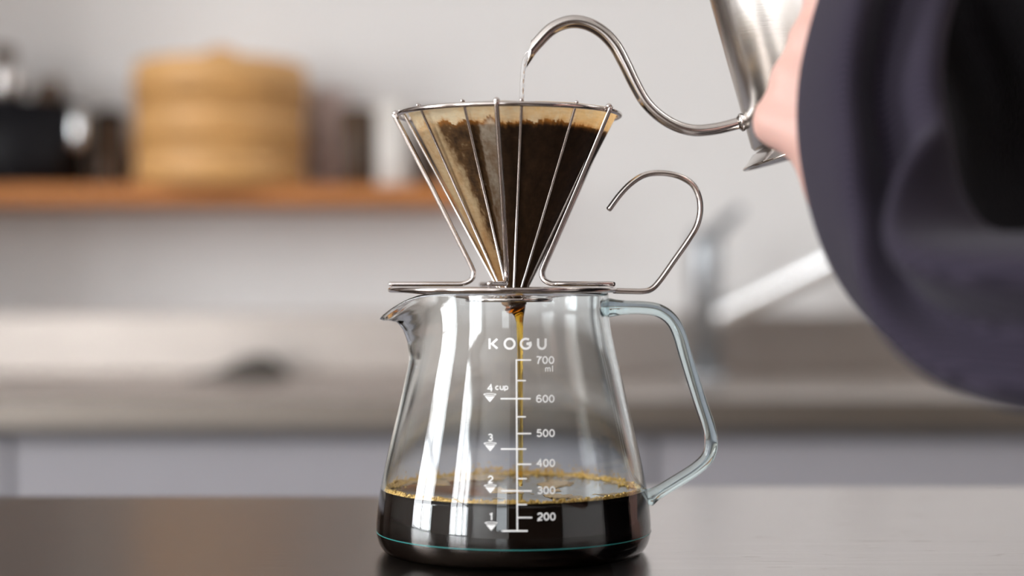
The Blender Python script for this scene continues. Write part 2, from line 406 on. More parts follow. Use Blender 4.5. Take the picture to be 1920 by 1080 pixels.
# bamboo steamer: stands proud of the front edge of the shelf
ys = YS+0.086; d = DIST+ys
cxs = W(414, 0, ys).x; R_ = 160/3150*d
st = thing('bamboo_steamer', 'round stacked bamboo steamer with lid on the wooden shelf', 'steamer', (cxs, ys, SH))
ztop = W(0, 122, ys).z; hh = ztop-SH
z1, z2 = SH+hh*0.36, SH+hh*0.70
def tier(n, za, zb, r):
    o = lathe(n, [(0, za+0.010), (r-0.012, za+0.010), (r-0.012, za), (r, za), (r, zb-0.001), (r-0.012, zb-0.001), (r-0.012, za+0.02), (0, za+0.02)], M['bamboo'], st, 64, cxs, ys)
    for (qa, qb) in ((za+0.002, za+0.020), (zb-0.021, zb-0.003)):
        lathe('band', [(r+0.0002, qa), (r+0.003, qa), (r+0.003, qb), (r+0.0002, qb)], M['bamboo2'], o, 64, cxs, ys)
    return o
tier('tier', SH, z1, R_-0.003); tier('tier', z1, z2, R_-0.003)
lid = lathe('lid', [(R_-0.012, z2), (R_, z2), (R_, ztop-0.004), (R_-0.006, ztop), (R_*0.5, ztop+0.004), (0, ztop+0.006)], M['bamboo'], st, 64, cxs, ys)
lathe('band', [(R_+0.0002, z2+0.004), (R_+0.003, z2+0.004), (R_+0.003, z2+0.024), (R_+0.0002, z2+0.024)], M['bamboo2'], lid, 64, cxs, ys)
tube('lid_handle', catmull([(cxs-0.028, ys, ztop+0.003), (cxs-0.018, ys, ztop+0.016), (cxs, ys, ztop+0.021), (cxs+0.018, ys, ztop+0.016), (cxs+0.028, ys, ztop+0.003)], 5), 0.006, M['bamboo2'], st, 10)
# black pot at the left edge
yp = YS+0.105; d = DIST+yp
cxp = W(35, 0, yp).x; Rp = 120/3150*d; zt = W(0, 205, yp).z
pot = thing('cooking_pot', 'black enamel cooking pot with silver side handles at the left end of the shelf', 'pot', (cxp, yp, SH))
lathe('body', [(0, SH), (Rp-0.01, SH), (Rp, SH+0.01), (Rp, zt), (Rp-0.004, zt), (Rp-0.004, SH+0.012), (0, SH+0.008)], M['black'], pot, 64, cxp, yp)
lathe('lid', [(Rp-0.002, zt+0.0005), (Rp+0.002, zt+0.001), (Rp+0.001, zt+0.006), (Rp*0.95, zt+0.007), (0, zt+0.007)], M['black'], pot, 64, cxp, yp)
for sx in (-1, 1):
    hx = cxp+sx*(Rp-0.002)*0.86; hy = yp-(Rp-0.002)*0.5
    c = W(143, 243, yp-0.06)
    if sx > 0:
        tube('side_handle', catmull([(c.x-0.014, c.y+0.030, c.z+0.014), (c.x+0.001, c.y-0.004, c.z+0.019), (c.x+0.004, c.y-0.010, c.z), (c.x+0.001, c.y-0.004, c.z-0.019), (c.x-0.014, c.y+0.030, c.z-0.014)], 5), 0.0105, M['bright'], pot, 14)
    else:
        tube('side_handle', catmull([(hx+0.01, hy, c.z+0.012), (hx-0.012, hy-0.01, c.z+0.014), (hx-0.016, hy-0.012, c.z), (hx-0.012, hy-0.01, c.z-0.014), (hx+0.01, hy, c.z-0.012)], 5), 0.0075, M['chrome'], pot, 12)
# two metal pots standing on the flat lid
def canister(name, label, cat, px, ytop, rpx, y, mm, cap, neck=0.5):
    d = DIST+y; c = W(px, ytop, y); r = rpx/3150*d; B = zt+0.0075; h = c.z-B
    t_ = thing(name, label, cat, (c.x, y, B))
    lathe('body', [(0, B), (r*0.9, B), (r, B+0.004), (r, B+h*0.55), (r*0.93, B+h*0.64), (r*neck, B+h*0.74), (0, B+h*0.74)], mm, t_, 40, c.x, y)
    lathe('cap', [(r*neck*0.9, B+h*0.745), (r*neck*1.15, B+h*0.76), (r*neck*1.15, B+h*0.95), (r*neck*0.9, B+h), (0, B+h)], cap, t_, 40, c.x, y)
    return t_
canister('flask', 'steel flask with a bronze cap standing on the lid of the black pot', 'flask', 8, 88, 36, yp, M['steel'], M['knob'], 0.55)
canister('tea_tin', 'squat steel and bronze tin on the right of the black pot lid', 'tin', 92, 145, 30, yp, M['knob'], M['steel'], 0.7)
# small saucepan right of the pot, mostly in shadow
yq = YB-0.085; cq = W(204, 0, yq); rq = 32/3150*(DIST+yq); zq = W(0, 222, yq).z
sc = thing('small_saucepan', 'small dark saucepan between the black pot and the bamboo steamer', 'saucepan', (cq.x, yq, SH))
lathe('body', [(0, SH), (rq*0.9, SH), (rq, SH+0.006), (rq, zq), (rq-0.003, zq), (rq-0.003, SH+0.01), (0, SH+0.006)], M['knob'], sc, 40, cq.x, yq)
lathe('lid', [(rq+0.001, zq+0.0004), (rq+0.002, zq+0.006), (rq*0.5, zq+0.013), (0, zq+0.015)], M['black'], sc, 40, cq.x, yq)
# cups right of the steamer
def cup(name, label, cat, px, pytop, rt, rb, y, mm, grp='cups at the right end of the shelf'):
    d = DIST+y; c = W(px, pytop, y); a = rt/3150*d; b = rb/3150*d; th = 0.003
    o = lathe(name, [(0, SH), (b*0.92, SH), (b, SH+0.003), (a, c.z-0.001), (a-th/2, c.z), (a-th, c.z-0.001), (b-th, SH+0.006), (0, SH+0.006)], mm, None, 48, 0, 0)
    o.location = (c.x, y, 0); tag(o, label, cat, grp); return o
cup('vase', 'mauve grey ceramic jar standing close behind the right of the steamer', 'jar', 619, 172, 33, 33, YB-0.055, M['mauve'])
cup('tumbler', 'dark brown tapered tumbler between the mauve jar and the white cup', 'cup', 674, 206, 40, 31, YS+0.075, M['brownc'])
cup('cup', 'tall white ceramic cup near the shelf front left of the dripper', 'cup', 737, 192, 33, 31, YS+0.045, M['ceramic'])
cup('tumbler', 'dark brown tumbler partly hidden behind the left wires of the dripper', 'cup', 806, 214, 33, 26, YS+0.085, M['brownc'])

# ------------------------------------------------------------------ table
def ypl(py): return 492*3150/(py-540)*S-DIST      # depth where the table top is seen at photo row py
ya, yb = ypl(930.5), ypl(912.5)
tb = thing('table', 'brushed metal table with a dark brown left leaf and pale grey right leaf', 'table', (0, -0.1, 0))
def tabletop():
    xl, xm, xr = -0.75, 0.040, 0.33
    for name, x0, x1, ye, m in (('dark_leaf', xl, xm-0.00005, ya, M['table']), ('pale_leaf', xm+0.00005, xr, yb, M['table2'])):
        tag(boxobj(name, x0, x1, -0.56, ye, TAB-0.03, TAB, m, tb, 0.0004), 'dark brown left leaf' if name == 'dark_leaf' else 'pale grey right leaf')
    for lx, ly in ((xl+0.06, -0.5), (xr-0.05, -0.5), (xl+0.06, ya-0.06), (xr-0.05, ya-0.06)):
        boxobj('leg', lx-0.02, lx+0.02, ly-0.02, ly+0.02, 0, TAB-0.03, M['gap'], tb, 0.002)
tabletop()

# ------------------------------------------------------------------ carafe
AX = 0.0
OUT = [(225, 1031.5), (240, 1029), (250, 1017), (255.5, 1000), (256.5, 985), (255, 960), (249.5, 915), (240, 868), (229, 820), (217, 770), (205.5, 720), (195, 675), (186.5, 640), (181, 612), (178.5, 590), (178, 570), (178, 552)]
cm = catmull([(r, y) for r, y in OUT], 6)
oz = np.array([zpx(p[1]) for p in cm]); orr = np.array([p[0]*S for p in cm])
def Rout(z): return float(np.interp(z, oz, orr))
TH = 9*S
def Rin(z): return Rout(z)-TH
# spout shape: for base rows, (target r, target row) at the beak centre
SPY = [552, 560, 575, 595, 615, 640, 660, 680]
SPR = [73, 67, 54, 40, 26, 13, 6, 0]
SPD = [46, 41, 26, 9, 3, 0, 0, 0]
def spout(r, z, th):
    py = 540-(z-CZ)/S
    if py > 680: return r, z
    dth = abs((th-PI+PI) % (2*PI)-PI)
    top = np.clip((680-py)/128, 0, 1)
    sig = 0.20+0.16*top
    g = math.exp(-(dth/sig)**1.7)
    if g < 1e-3: return r, z
    return r+np.interp(py, SPY, SPR)*S*g, z-np.interp(py, SPY, SPD)*S*g**1.5
car = thing('glass_carafe', 'clear glass coffee carafe with pale blue edges, white measuring scale and glass handle', 'carafe', (0, 0, TAB))
def carafe_body():
    seg = 240
    prof = [(0, TAB+0.0025), (150*S, TAB+0.0016), (205*S, TAB+0.0006)] + [(r*S, zpx(y)) for r, y in [(p[0], p[1]) for p in cm]]
    rim = 178*S; zt_ = zpx(552)
    prof += [(rim-1.5*S, zt_+3.0*S), (rim-4.5*S, zt_+4.2*S), (rim-7.5*S, zt_+3.0*S)]
    inner = [(p[0], p[1]) for p in cm[::-1] if p[1] < 985]
    prof += [((r-9)*S, zpx(y)) for r, y in inner]
    prof += [(246*S, zpx(1000)), (241*S, zpx(1012)), (230*S, zpx(1021)), (205*S, zpx(1026)), (120*S, zpx(1027)), (0, zpx(1027))]
    # denser at the neck for a smooth beak
    vs_, fs = lathe_data(prof, seg, 0, 0)
    out = []
    for x, y, z in vs_:
        r = math.hypot(x, y)
        if r > 1e-6 and z > zpx(680):
            th = math.atan2(y, x) % (2*PI)
            r2, z2 = spout(r, min(z, zpx(552)), th); z2 += max(0, z-zpx(552)); out.append((x*r2/r, y*r2/r, z2))
        else: out.append((x, y, z))
    return obj('body', out, fs, M['glass'], car)
carafe_body()
hp = [(1134, 577), (1165, 576.5), (1205, 577), (1235, 582), (1258, 598), (1273, 625), (1288, 675), (1310, 745), (1329, 802), (1333, 832), (1326, 858), (1303, 880), (1262, 906), (1232, 924), (1215, 934)]
hpath = catmull([((x-963)*S, 0, zpx(y)) for x, y in hp], 6)
nh = len(hpath)
hr = [(12.5+6*math.exp(-(i/5.0)**2)+4*math.exp(-((nh-1-i)/4.0)**2))*S for i in range(nh)]
tube('handle', hpath, hr, M['rod'], car, 28)
# seam ring low on the body
tube('seam_line', [((256.2*S+0.0001)*math.cos(a), (256.2*S+0.0001)*math.sin(a), zpx(992)) for a in np.linspace(0, 2*PI, 160, endpoint=False)], 1.0*S, M['seam'], car, 8, True)

# print on the front of the glass
def onglass(px, py, lift=0.00012):
    y = -200*S
    for _ in range(8):
        p = W(px, py, y); r = Rout(p.z)+lift; y = -math.sqrt(max(r*r-p.x*p.x, 1e-9))
    return W(px, py, y)
def strokes(name, polys, width, parent):
    vs_, fs = [], []
    for poly in polys:
        P = [np.array(p, float) for p in poly]; n = len(P); st_ = len(vs_)
        closed = np.allclose(P[0], P[-1])
        for i in range(n):
            if closed: a = P[i-1] if i > 0 else P[-2]; b = P[i+1] if i < n-1 else P[1]
            else: a = P[max(i-1, 0)]; b = P[min(i+1, n-1)]
            t_ = (b-a)/np.linalg.norm(b-a); nn = np.array([-t_[1], t_[0]])*width/2
            # mitre
            if 0 < i < n-1:
                t1 = (P[i]-P[i-1])/np.linalg.norm(P[i]-P[i-1]); c = max(0.5, abs(float(np.dot(t_, t1)))); nn = nn/c
            for q, lf in ((P[i]+nn, 0.00016), (P[i]-nn, 0.00016), (P[i]-nn, 0.00003), (P[i]+nn, 0.00003)): vs_.append(onglass(q[0], q[1], lf))
        for i in range(n-1):
            for k in range(4): a = st_+i*4; fs.append((a+k, a+(k+1) % 4, a+4+(k+1) % 4, a+4+k))
        if not closed:
            fs.append((st_, st_+3, st_+2, st_+1)); e = st_+(n-1)*4; fs.append((e, e+1, e+2, e+3))
    return obj(name, vs_, fs, M['print'], parent, smooth=False)
def line(a, b, n=6): return [(a[0]+(b[0]-a[0])*i/n, a[1]+(b[1]-a[1])*i/n) for i in range(n+1)]
def arc(cx, cy_, rx, ry, a0, a1, n=24): return [(cx+rx*math.cos(math.radians(a0+(a1-a0)*i/n)), cy_-ry*math.sin(math.radians(a0+(a1-a0)*i/n))) for i in range(n+1)]
sc_ = bpy.data.objects.new('measuring_scale', None); COL.objects.link(sc_); sc_.parent = car; sc_.matrix_parent_inverse = Matrix.Translation(-car.location)
def wordmark():
    t0, b0 = 635.5, 653.5; m = (t0+b0)/2
    strokes('lettering', [line((918, t0-1), (918, b0+1)), [(932.5, t0), (922.5, m), (932.5, b0)],
        arc(955.5, m, 9.3, 9.3, 0, 360), arc(986, m, 9.3, 9.3, 52, 360)+[(987, m)],
        [(1009, t0-1), (1009, m+1)]+arc(1016, m+1.5, 7, 8, 180, 360, 14)+[(1023, m+1), (1023, t0-1)]], 4.3, sc_)
wordmark()
strokes('scale_stem', [line((968, 673.5), (970, 996), 30)], 2.8, sc_)
rows = [(675, 966.5, 996, 2.9), (713.5, 969, 986, 2.5), (747.5, 938.5, 995, 3), (781.5, 969, 986, 2.5), (813, 970, 996, 2.9), (842, 939, 987, 3),
        (870.5, 970, 996, 2.9), (897.5, 971, 988, 2.5), (920.5, 939.5, 997, 3), (946, 971, 988, 2.5), (970.5, 971, 998, 2.9), (995.5, 941, 989.5, 3.2)]
for y, x0, x1, wdt in rows: strokes('tick', [line((x0, y), (x1, y), 8)], wdt, sc_)
def glyph(ch, x, y, w, h):
    """centre-line strokes of a plain sans figure; x,y = lower left, w,h = size"""
    X = x+w/2; t = y-h
    if ch == '0': return [arc(X, y-h/2, w/2, h/2, 0, 360, 28)]
    if ch == '1': return [[(X-w*0.30, t+h*0.24), (X-w*0.02, t+h*0.14), (X+w*0.12, t), (X+w*0.12, y+1.1)]]
    if ch == '2': return [arc(X, t+h*0.29, w/2, h*0.29, 170, -40, 16)+[(x+w*0.1, y-h*0.12), (x, y), (x+w, y)]]
    if ch == '3': return [arc(X-0.2, t+h*0.25, w*0.45, h*0.25, 150, -90, 14)+arc(X, y-h*0.27, w/2, h*0.27, 90, -150, 16)]
    if ch == '4': return [[(x+w*0.76, y+1.1), (x+w*0.76, t), (x-w*0.04, t+h*0.70), (x+w*1.06, t+h*0.70)]]
    if ch == '5': return [[(x+w*0.92, t), (x+w*0.2, t), (x+w*0.08, t+h*0.47)]+arc(X, y-h*0.32, w/2, h*0.32, 130, -155, 18)]
    if ch == '6': return [arc(X, y-h*0.29, w/2, h*0.29, 0, 360, 22), arc(X+0.2, t+h*0.42, w/2, h*0.42, 40, 180, 14)+[(x+0.1, y-h*0.3)]]
    if ch == '7': return [[(x, t), (x+w, t), (x+w*0.55, t+h*0.45), (x+w*0.32, y+1.1)]]
    if ch == 'm': return [[(x, y+0.8), (x, y-h)], arc(x+w*0.25, y-h*0.66, w*0.25, h*0.34, 180, 0, 10)+[(x+w*0.5, y+0.8)], arc(x+w*0.75, y-h*0.66, w*0.25, h*0.34, 180, 0, 10)+[(x+w, y+0.8)]]
    if ch == 'l': return [[(x, y+0.8), (x, y-h)]]
    if ch == 'c': return [arc(X, y-h/2, w/2, h/2, 45, 315, 18)]
    if ch == 'u': return [[(x, y-h-0.6), (x, y-h*0.38)]+arc(X, y-h*0.38, w/2, h*0.38, 180, 360, 10)+[(x+w, y-h-0.6)], [(x+w, y-h*0.4), (x+w, y+0.6)]]
    if ch == 'p': return [arc(X, y-h/2, w/2, h/2, 0, 360, 18), [(x, y-h-0.5), (x, y+h*0.42)]]
def text(body, x, y, w, h, adv, stroke, name='number'):
    pl = []
    for k, ch in enumerate(body): pl += glyph(ch, x+k*adv, y, w, h)
    # resample long straight runs so they follow the curved glass
    out = []
    for p in pl:
        q = [p[0]]
        for a, b in zip(p[:-1], p[1:]):
            n_ = max(1, int(math.hypot(b[0]-a[0], b[1]-a[1])/4)); q += [(a[0]+(b[0]-a[0])*i/n_, a[1]+(b[1]-a[1])*i/n_) for i in range(1, n_+1)]
        out.append(q)
    strokes(name, out, stroke, sc_)
for s_, x, yb_ in (('700', 1006, 681.3), ('600', 1006.5, 753.7), ('500', 1007, 818.3), ('400', 1007.5, 874.3), ('300', 1008, 925.3), ('200', 1008.5, 974.8)):
    text(s_, x, yb_, 8.2, 12.4, 11.9, 2.8)
text('m', 1023, 696, 8.6, 6.6, 0, 1.8, 'unit'); text('l', 1036, 696, 1, 10.6, 0, 1.9, 'unit')
text('4', 915, 733, 8.0, 12.0, 0, 2.3); text('cup', 929.5, 730.5, 5.8, 6.6, 8.4, 1.9, 'unit')
text('3', 915.5, 826.5, 7.6, 12.2, 0, 2.3); text('2', 915.8, 905, 7.8, 12.2, 0, 2.3); text('1', 917, 974, 7.6, 12.2, 0, 2.4)
for x, y in ((918.5, 746), (919, 838), (919.5, 917), (921, 987)):
    strokes('cup_mark', [arc(x, y-6.5, 11.5, 1.8, 0, 360, 20)], 1.2, sc_)
    vs_ = [onglass(*q) for q in [(x-9.8, y-3.6), (x-5, y-2.9), (x, y-2.6), (x+5, y-2.9), (x+9.8, y-3.6), (x+5, y+2.5), (x, y+8.2), (x-5, y+2.5)]]
    obj('cup_mark', vs_, [(7, 6, 5, 3, 2, 1), (0, 7, 1), (5, 4, 3)], M['print'], sc_, smooth=False)

# ------------------------------------------------------------------ coffee in the carafe
ZL = zpx(915)
cof = thing('brewed_coffee', 'black coffee filling the lower part of the glass carafe', 'coffee', (0, 0, zpx(1018)))
pr = [(0, zpx(1027.5)), (120*S, zpx(1027.5)), (206*S, zpx(1026.5)), (231*S, zpx(1021.5)), (242*S, zpx(1012.5)), (247*S, zpx(1000))]
pr += [(p[0]*S-TH+0.0003, zpx(p[1])) for p in cm if 917 < p[1] < 985]
rl = Rin(ZL)+0.0003
pr += [(rl, ZL+0.0001), (rl-0.0006, ZL+0.0001), (rl-0.002, ZL), (rl*0.5, ZL), (0, ZL)]
lathe('liquid', pr, M['coffee'], cof, 160)
ico = bmesh.new(); bmesh.ops.create_icosphere(ico, subdivisions=1, radius=1)
iv = np.array([v.co[:] for v in ico.verts]); ifc = [tuple(v.index for v in f.verts) for f in ico.faces]; ico.free()
def bubbles(name, pts, m, parent):
    vs_, fs = [], []
    for (x, y, z, r) in pts:
        b0 = len(vs_); vs_ += [tuple(q) for q in iv*r+np.array([x, y, z])]; fs += [tuple(b0+i for i in f) for f in ifc]
    o = obj(name, vs_, fs, m, parent); o['kind'] = 'stuff'; return o
pts = []
for i in range(3600):
    th = random.uniform(0, 2*PI); r = random.choice((1.2, 1.6, 2.0, 2.6, 3.2))*S
    back = math.sin(th) > 0
    off = abs(random.gauss(0, 1))*(3.0+(8 if back else 0))*S
    cl = noise.noise(Vector((math.cos(th)*9, math.sin(th)*9, 0.3)))
    if cl < -0.25 and random.random() < 0.4: continue
    rr = rl-0.0003-r*0.8-off
    dz = random.uniform(-2.5, 4.5)*S if off < 3*S else 0
    pts.append((rr*math.cos(th), rr*math.sin(th), ZL+r*0.5+max(0, dz), r))
bubbles('foam_ring', pts, M['foam'], cof)
def crema():
    n = 260; vs_, fs, idx = [], [], {}
    def mask(x, y):
        r = math.hypot(x, y)/rl
        if r > 0.985: return -1
        a = noise.fractal(Vector((x*55, y*38, 1.7)), 1.0, 2.0, 5)
        edge = max(0, (r-0.78)/0.2)
        return a+0.42*edge+(0.12 if y > 0 else 0)+(0.12 if y < 0 and r < 0.7 and -0.03 < x < 0.02 else 0)-0.24
    def vid(i, j, m):
        if (i, j) not in idx:
            x = (i/n*2-1)*rl; y = (j/n*2-1)*rl
            idx[(i, j)] = len(vs_); vs_.append((x, y, ZL+0.00003+min(0.0005, max(0, m)*0.002)))
        return idx[(i, j)]
    mk = [[mask((i/n*2-1)*rl, (j/n*2-1)*rl) for j in range(n+1)] for i in range(n+1)]
    for i in range(n):
        for j in range(n):
            q = ((i, j), (i+1, j), (i+1, j+1), (i, j+1))
            if all(mk[a][b] > 0 for a, b in q): fs.append(tuple(vid(a, b, mk[a][b]) for a, b in q))
    o = obj('crema_film', vs_, fs, M['crema'], cof); o['kind'] = 'stuff'
crema()
pts = []
for i in range(1500):          # froth clinging to the far side of the glass
    th = random.gauss(PI/2, 0.62); h = abs(random.gauss(0, 9))*S
    if noise.noise(Vector((math.cos(th)*8, h*300, 4))) < -0.1: continue
    z = ZL+h; r = random.choice((0.8, 1.2, 1.8))*S; rr = Rin(z)-r*0.8
    pts.append((rr*math.cos(th), rr*math.sin(th), z, r))
bubbles('clinging_froth', pts, M['foam'], cof)

# ------------------------------------------------------------------ dripper
DX = (957-963)*S
drip = thing('wire_dripper', 'steel wire cone dripper with hooked handle standing on the carafe', 'dripper', (DX, 0, zpx(548)))
def ring(name, cxp, py, rpx, wpx, par, seg=160):
    return tube(name, [((cxp-963)*S+rpx*S*math.cos(a), rpx*S*math.sin(a), zpx(py)) for a in np.linspace(0, 2*PI, seg, endpoint=False)], wpx*S, M['wire'], par, 16, True)
ring('top_ring', 954.5, 217, 207.5, 4.6, drip)
ring('base_ring', 942.5, 543.5, 210, 4.8, drip)
ring('collar_ring', 954, 562, 78, 4.0, drip, 96)
def az(cxp, a, r): a = math.radians(a); return ((cxp-963+r*math.sin(a))*S, -r*math.cos(a)*S)
for i in range(12):
    a = 6+30*i
    x0, y0 = az(956, a, 202); x1, y1 = az(961, a, 27); x2, y2 = az(958, a, 36)
    tube('rib', [(x0, y0, zpx(209.5)), (x0+(x1-x0)*0.02, y0+(y1-y0)*0.02, zpx(216)), (x1, y1, zpx(540)), (x2, y2, zpx(556))], 2.9*S, M['wire'], drip, 10)
    xb, yb2 = az(955, a, 204); vv, ff = lathe_data([(0, -3.6), (2.5, -2.5), (3.6, 0), (2.5, 2.5), (0, 3.6)], 12)
    o = obj('rib_end', [(xb+v[0]*S, yb2+v[1]*S, zpx(210)+v[2]*S) for v in vv], ff, M['wire'], drip)
for a in (-91, -6, 57, 118, 192):
    def L(r, py, c=957, a2=None): x, y = az(c, a if a2 is None else a2, r); return (x, y, zpx(py))
    path = [L(217, 214, 955.5), L(214, 220, 955.5), L(146, 354), L(74, 497)]+catmull([L(74, 497), L(69, 511), L(73, 524), L(88, 531.5), L(104, 532.5)], 5)[1:]
    path += ([L(138, 532.5, 951, 68), L(205, 532.5, 944, 77), L(210, 533, 943, 78)] if a == 57 else [L(140, 532.5, 950), L(208, 532.5, 943), L(212, 533, 943)])
    tube('leg', path, 4.7*S, M['wire'], drip, 14)
    p0 = L(214, 212, 955.5)
    vv, ff = lathe_data([(0, -6), (4.2, -4.2), (6, 0), (4.2, 4.2), (0, 6)], 14)
    obj('weld', [(p0[0]+v[0]*S, p0[1]+v[1]*S, p0[2]+v[2]*S) for v in vv], ff, M['wire'], drip)
for a in (-70, 20, 110, 200):      # short spokes carrying the collar ring under the base ring
    x0, y0 = az(954, a, 76); x1, y1 = az(948, a, 110); x2, y2 = az(943, a, 205)
    tube('spoke', catmull([(x0, y0, zpx(559)), (x1, y1, zpx(554.0)), (x2, y2, zpx(545))], 4), 2.6*S, M['wire'], drip, 10)
hk = [(1150, 545), (1180, 546), (1206, 546), (1222, 541), (1238, 524), (1262, 490), (1290, 450), (1306, 422), (1312, 395), (1309, 368), (1297, 346), (1272, 331), (1241, 325), (1210, 328), (1184, 343), (1162, 365), (1141, 393)]
tube('hook_handle', catmull([((x-963)*S, -0.002, zpx(y)) for x, y in hk], 6), 5.6*S, M['wire'], drip, 16)

# ------------------------------------------------------------------ paper filter, grounds
def fbm(x, y, z): return noise.fractal(Vector((x, y, z)), 1.0, 2.0, 4)
FP = [(197, 211), (150, 301), (100, 398), (60, 476), (30, 536), (25, 556), (21, 571), (12, 576), (0, 577)]
fz = np.array([p[1] for p in FP], float); fr = np.array([p[0] for p in FP], float)
def stain(u, py):
    """coffee soaked into the paper: u across the front (-1 left .. 1 right), py height row"""
    n1 = fbm(u*14, py*0.05, 0.5)*0.5+fbm(u*40, py*0.2, 3.1)*0.25
    bed = 243+7*fbm(u*9, 1.3, 0.5)+3.0*fbm(u*70, 4.1, 2.5)+9*np.clip((u-0.5)/0.4, 0, 1)
    tan = np.array([1.0, 0.68, 0.32]); pale = np.array([1.0, 0.85, 0.58]); orange = np.array([0.66, 0.27, 0.05]); dark = np.array([0.065, 0.032, 0.013]); mid = np.array([0.20, 0.10, 0.034]); grey = np.array([0.95, 0.82, 0.64])
    top = pale+(tan-pale)*np.clip(0.5+n1+(u*0.6), 0, 1)
    if py < bed:
        k = np.clip((py-(bed-14))/14, 0, 1)**3*0.75*np.clip(0.6+2*n1, 0, 1)
        return top*(1-k)+orange*k
    t = (py-245)/300                      # 0 at the bed, 1 near the tip
    def sm(a, b, x): x = np.clip((x-a)/(b-a), 0, 1); return x*x*(3-2*x)
    uu = u+0.05*n1
    # darkness of the band left of the crease, the pale crease itself, and the soaked right half
    left = sm(-0.86+0.28*t, -0.62+0.30*t, uu)*(1-sm(-0.37, -0.31, uu)) if t < 0.75 else sm(-0.55, -0.3, uu)
    right = sm(-0.20, -0.13, uu)
    crease = sm(-0.37, -0.31, uu)*(1-sm(-0.20, -0.13, uu))*(1-sm(0.45, 0.9, t))
    dk = max(left*(0.72+0.7*n1), right)
    if crease > 0: dk = max(dk*(1-crease), (0.24+0.35*n1)*crease*(0.6+t))
    base = pale*0.45+tan*0.45+orange*0.10*(1+n1)
    if u > -0.45: base = grey
    k2 = np.clip(0.15+1.2*n1+t*0.35, 0, 1)
    base = base*(1-k2*0.5)+orange*k2*0.5
    dk = np.clip(dk, 0, 1)
    if u > -0.45 and crease > 0: base = base*(1-0.55*np.clip(t*1.6, 0, 1))+mid*0.55*np.clip(t*1.6, 0, 1)
    if u <= -0.45: base = base*(1-0.6*sm(0.35, 0.95, t))+np.array([0.55, 0.24, 0.05])*0.6*sm(0.35, 0.95, t)
    if dk < 0.5: c = base+(mid-base)*(dk/0.5)
    else: c = mid+(dark-mid)*((dk-0.5)/0.5)
    if right > 0.9: c = dark*(1+0.9*n1)+mid*0.10*np.clip(t*2, 0, 1.3)
    if py-bed < 9: 
        q = np.clip((py-bed)/9, 0, 1); o2 = orange*0.6*(1+n1); c = o2*(1-q)+c*q if u > -0.75 else c
    return np.clip(c, 0, 1)
def paper():
    seg, rows_ = 420, 200
    vs_, fs, cols = [], [], []
    for j in range(rows_+1):
        py = 211+(577-211)*j/rows_; r = max(0.05, float(np.interp(py, fz, fr)))
        for i in range(seg):
            a = 2*PI*i/seg; u = math.sin(a)
            rr = r-0.9*math.exp(-((u+0.16)/0.02)**2)*(1 if math.cos(a) > 0 else 0)+0.5*fbm(u*6, py*0.02, 9)
            x = (962-963+rr*math.sin(a))*S; y = -rr*math.cos(a)*S
            if j == 0: pass
            vs_.append((x, y, zpx(py+(1.5*noise.noise(Vector((u*5, math.cos(a)*5, 0))) if j == 0 else 0))))
            cols.append((*stain(u if math.cos(a) > 0 else 0.3+0.2*u, py), 1))
    for j in range(rows_):
        for i in range(seg):
            a = j*seg+i; b = j*seg+(i+1) % seg; fs.append((a, a+seg, b+seg, b))
    o = obj('paper_filter', vs_, fs, M['paper'])
    ca = o.data.color_attributes.new('stain', 'FLOAT_COLOR', 'POINT'); ca.data.foreach_set('color', np.array(cols, 'f').ravel())
    tag(o, 'coffee stained cone paper filter inside the steel wire dripper', 'filter')
paper()
def grounds():
    zt_ = zpx(248); vs_, fs = [], []
    R0 = float(np.interp(248, fz, fr))*S-0.0008
    rings, seg = 24, 96
    prof = []
    for k in range(rings+1):
        r = R0*k/rings
        for i in range(seg):
            a = 2*PI*i/seg; h = -0.006*(1-(k/rings)**2)+0.0006*noise.noise(Vector((r*400*math.cos(a), r*400*math.sin(a), 0)))
            vs_.append((-S+r*math.cos(a), r*math.sin(a), zt_+(h if k < rings else -0.0002)))
    n0 = len(vs_); vs_.append((-S, 0, zpx(560)))
    for k in range(rings):
        for i in range(seg):
            a = k*seg+i; b = k*seg+(i+1) % seg; fs.append((a, b, b+seg, a+seg))
    for i in range(seg): fs.append((rings*seg+(i+1) % seg, n0, rings*seg+i)[::-1])
    o = obj('coffee_grounds', vs_, fs, M['grounds'])
    for v in o.data.vertices: pass
    tag(o, 'dark wet coffee grounds filling the paper filter', 'coffee grounds', kind='stuff')
grounds()
# coffee dripping from the filter tip
dpth = [(967, 573), (969, 578), (972, 585), (974, 600), (975, 640), (975.5, 700), (976, 760), (976, 830), (976, 910)]
dp = catmull([((x-963)*S, -0.001, zpx(y)) for x, y in dpth], 6)
def drad(z):
    py = 540-(z-CZ)/S; return float(np.interp(py, [573, 578, 584, 592, 605, 640, 700, 910], [22, 20, 13, 9, 6.5, 5.4, 4.6, 4.0]))*S
o = tube('coffee_stream', dp, [drad(p[2]) for p in dp], M['drip'], None, 20)
tag(o, 'thin amber stream of coffee falling from filter tip into the carafe', 'stream')
wp = [(996, 97), (989, 102), (984.5, 111), (982, 124), (980, 145), (979, 170), (978.5, 200), (978.5, 250)]
wpth = catmull([((x-963)*S, 0, zpx(y)) for x, y in wp], 8)
o = tube('water_stream', wpth, [(4.6+0.22*math.sin(i*1.1)-0.015*i)*S for i in range(len(wpth))], M['water'], None, 16)
tag(o, 'thin clear stream of water pouring from the kettle spout into the filter', 'stream')

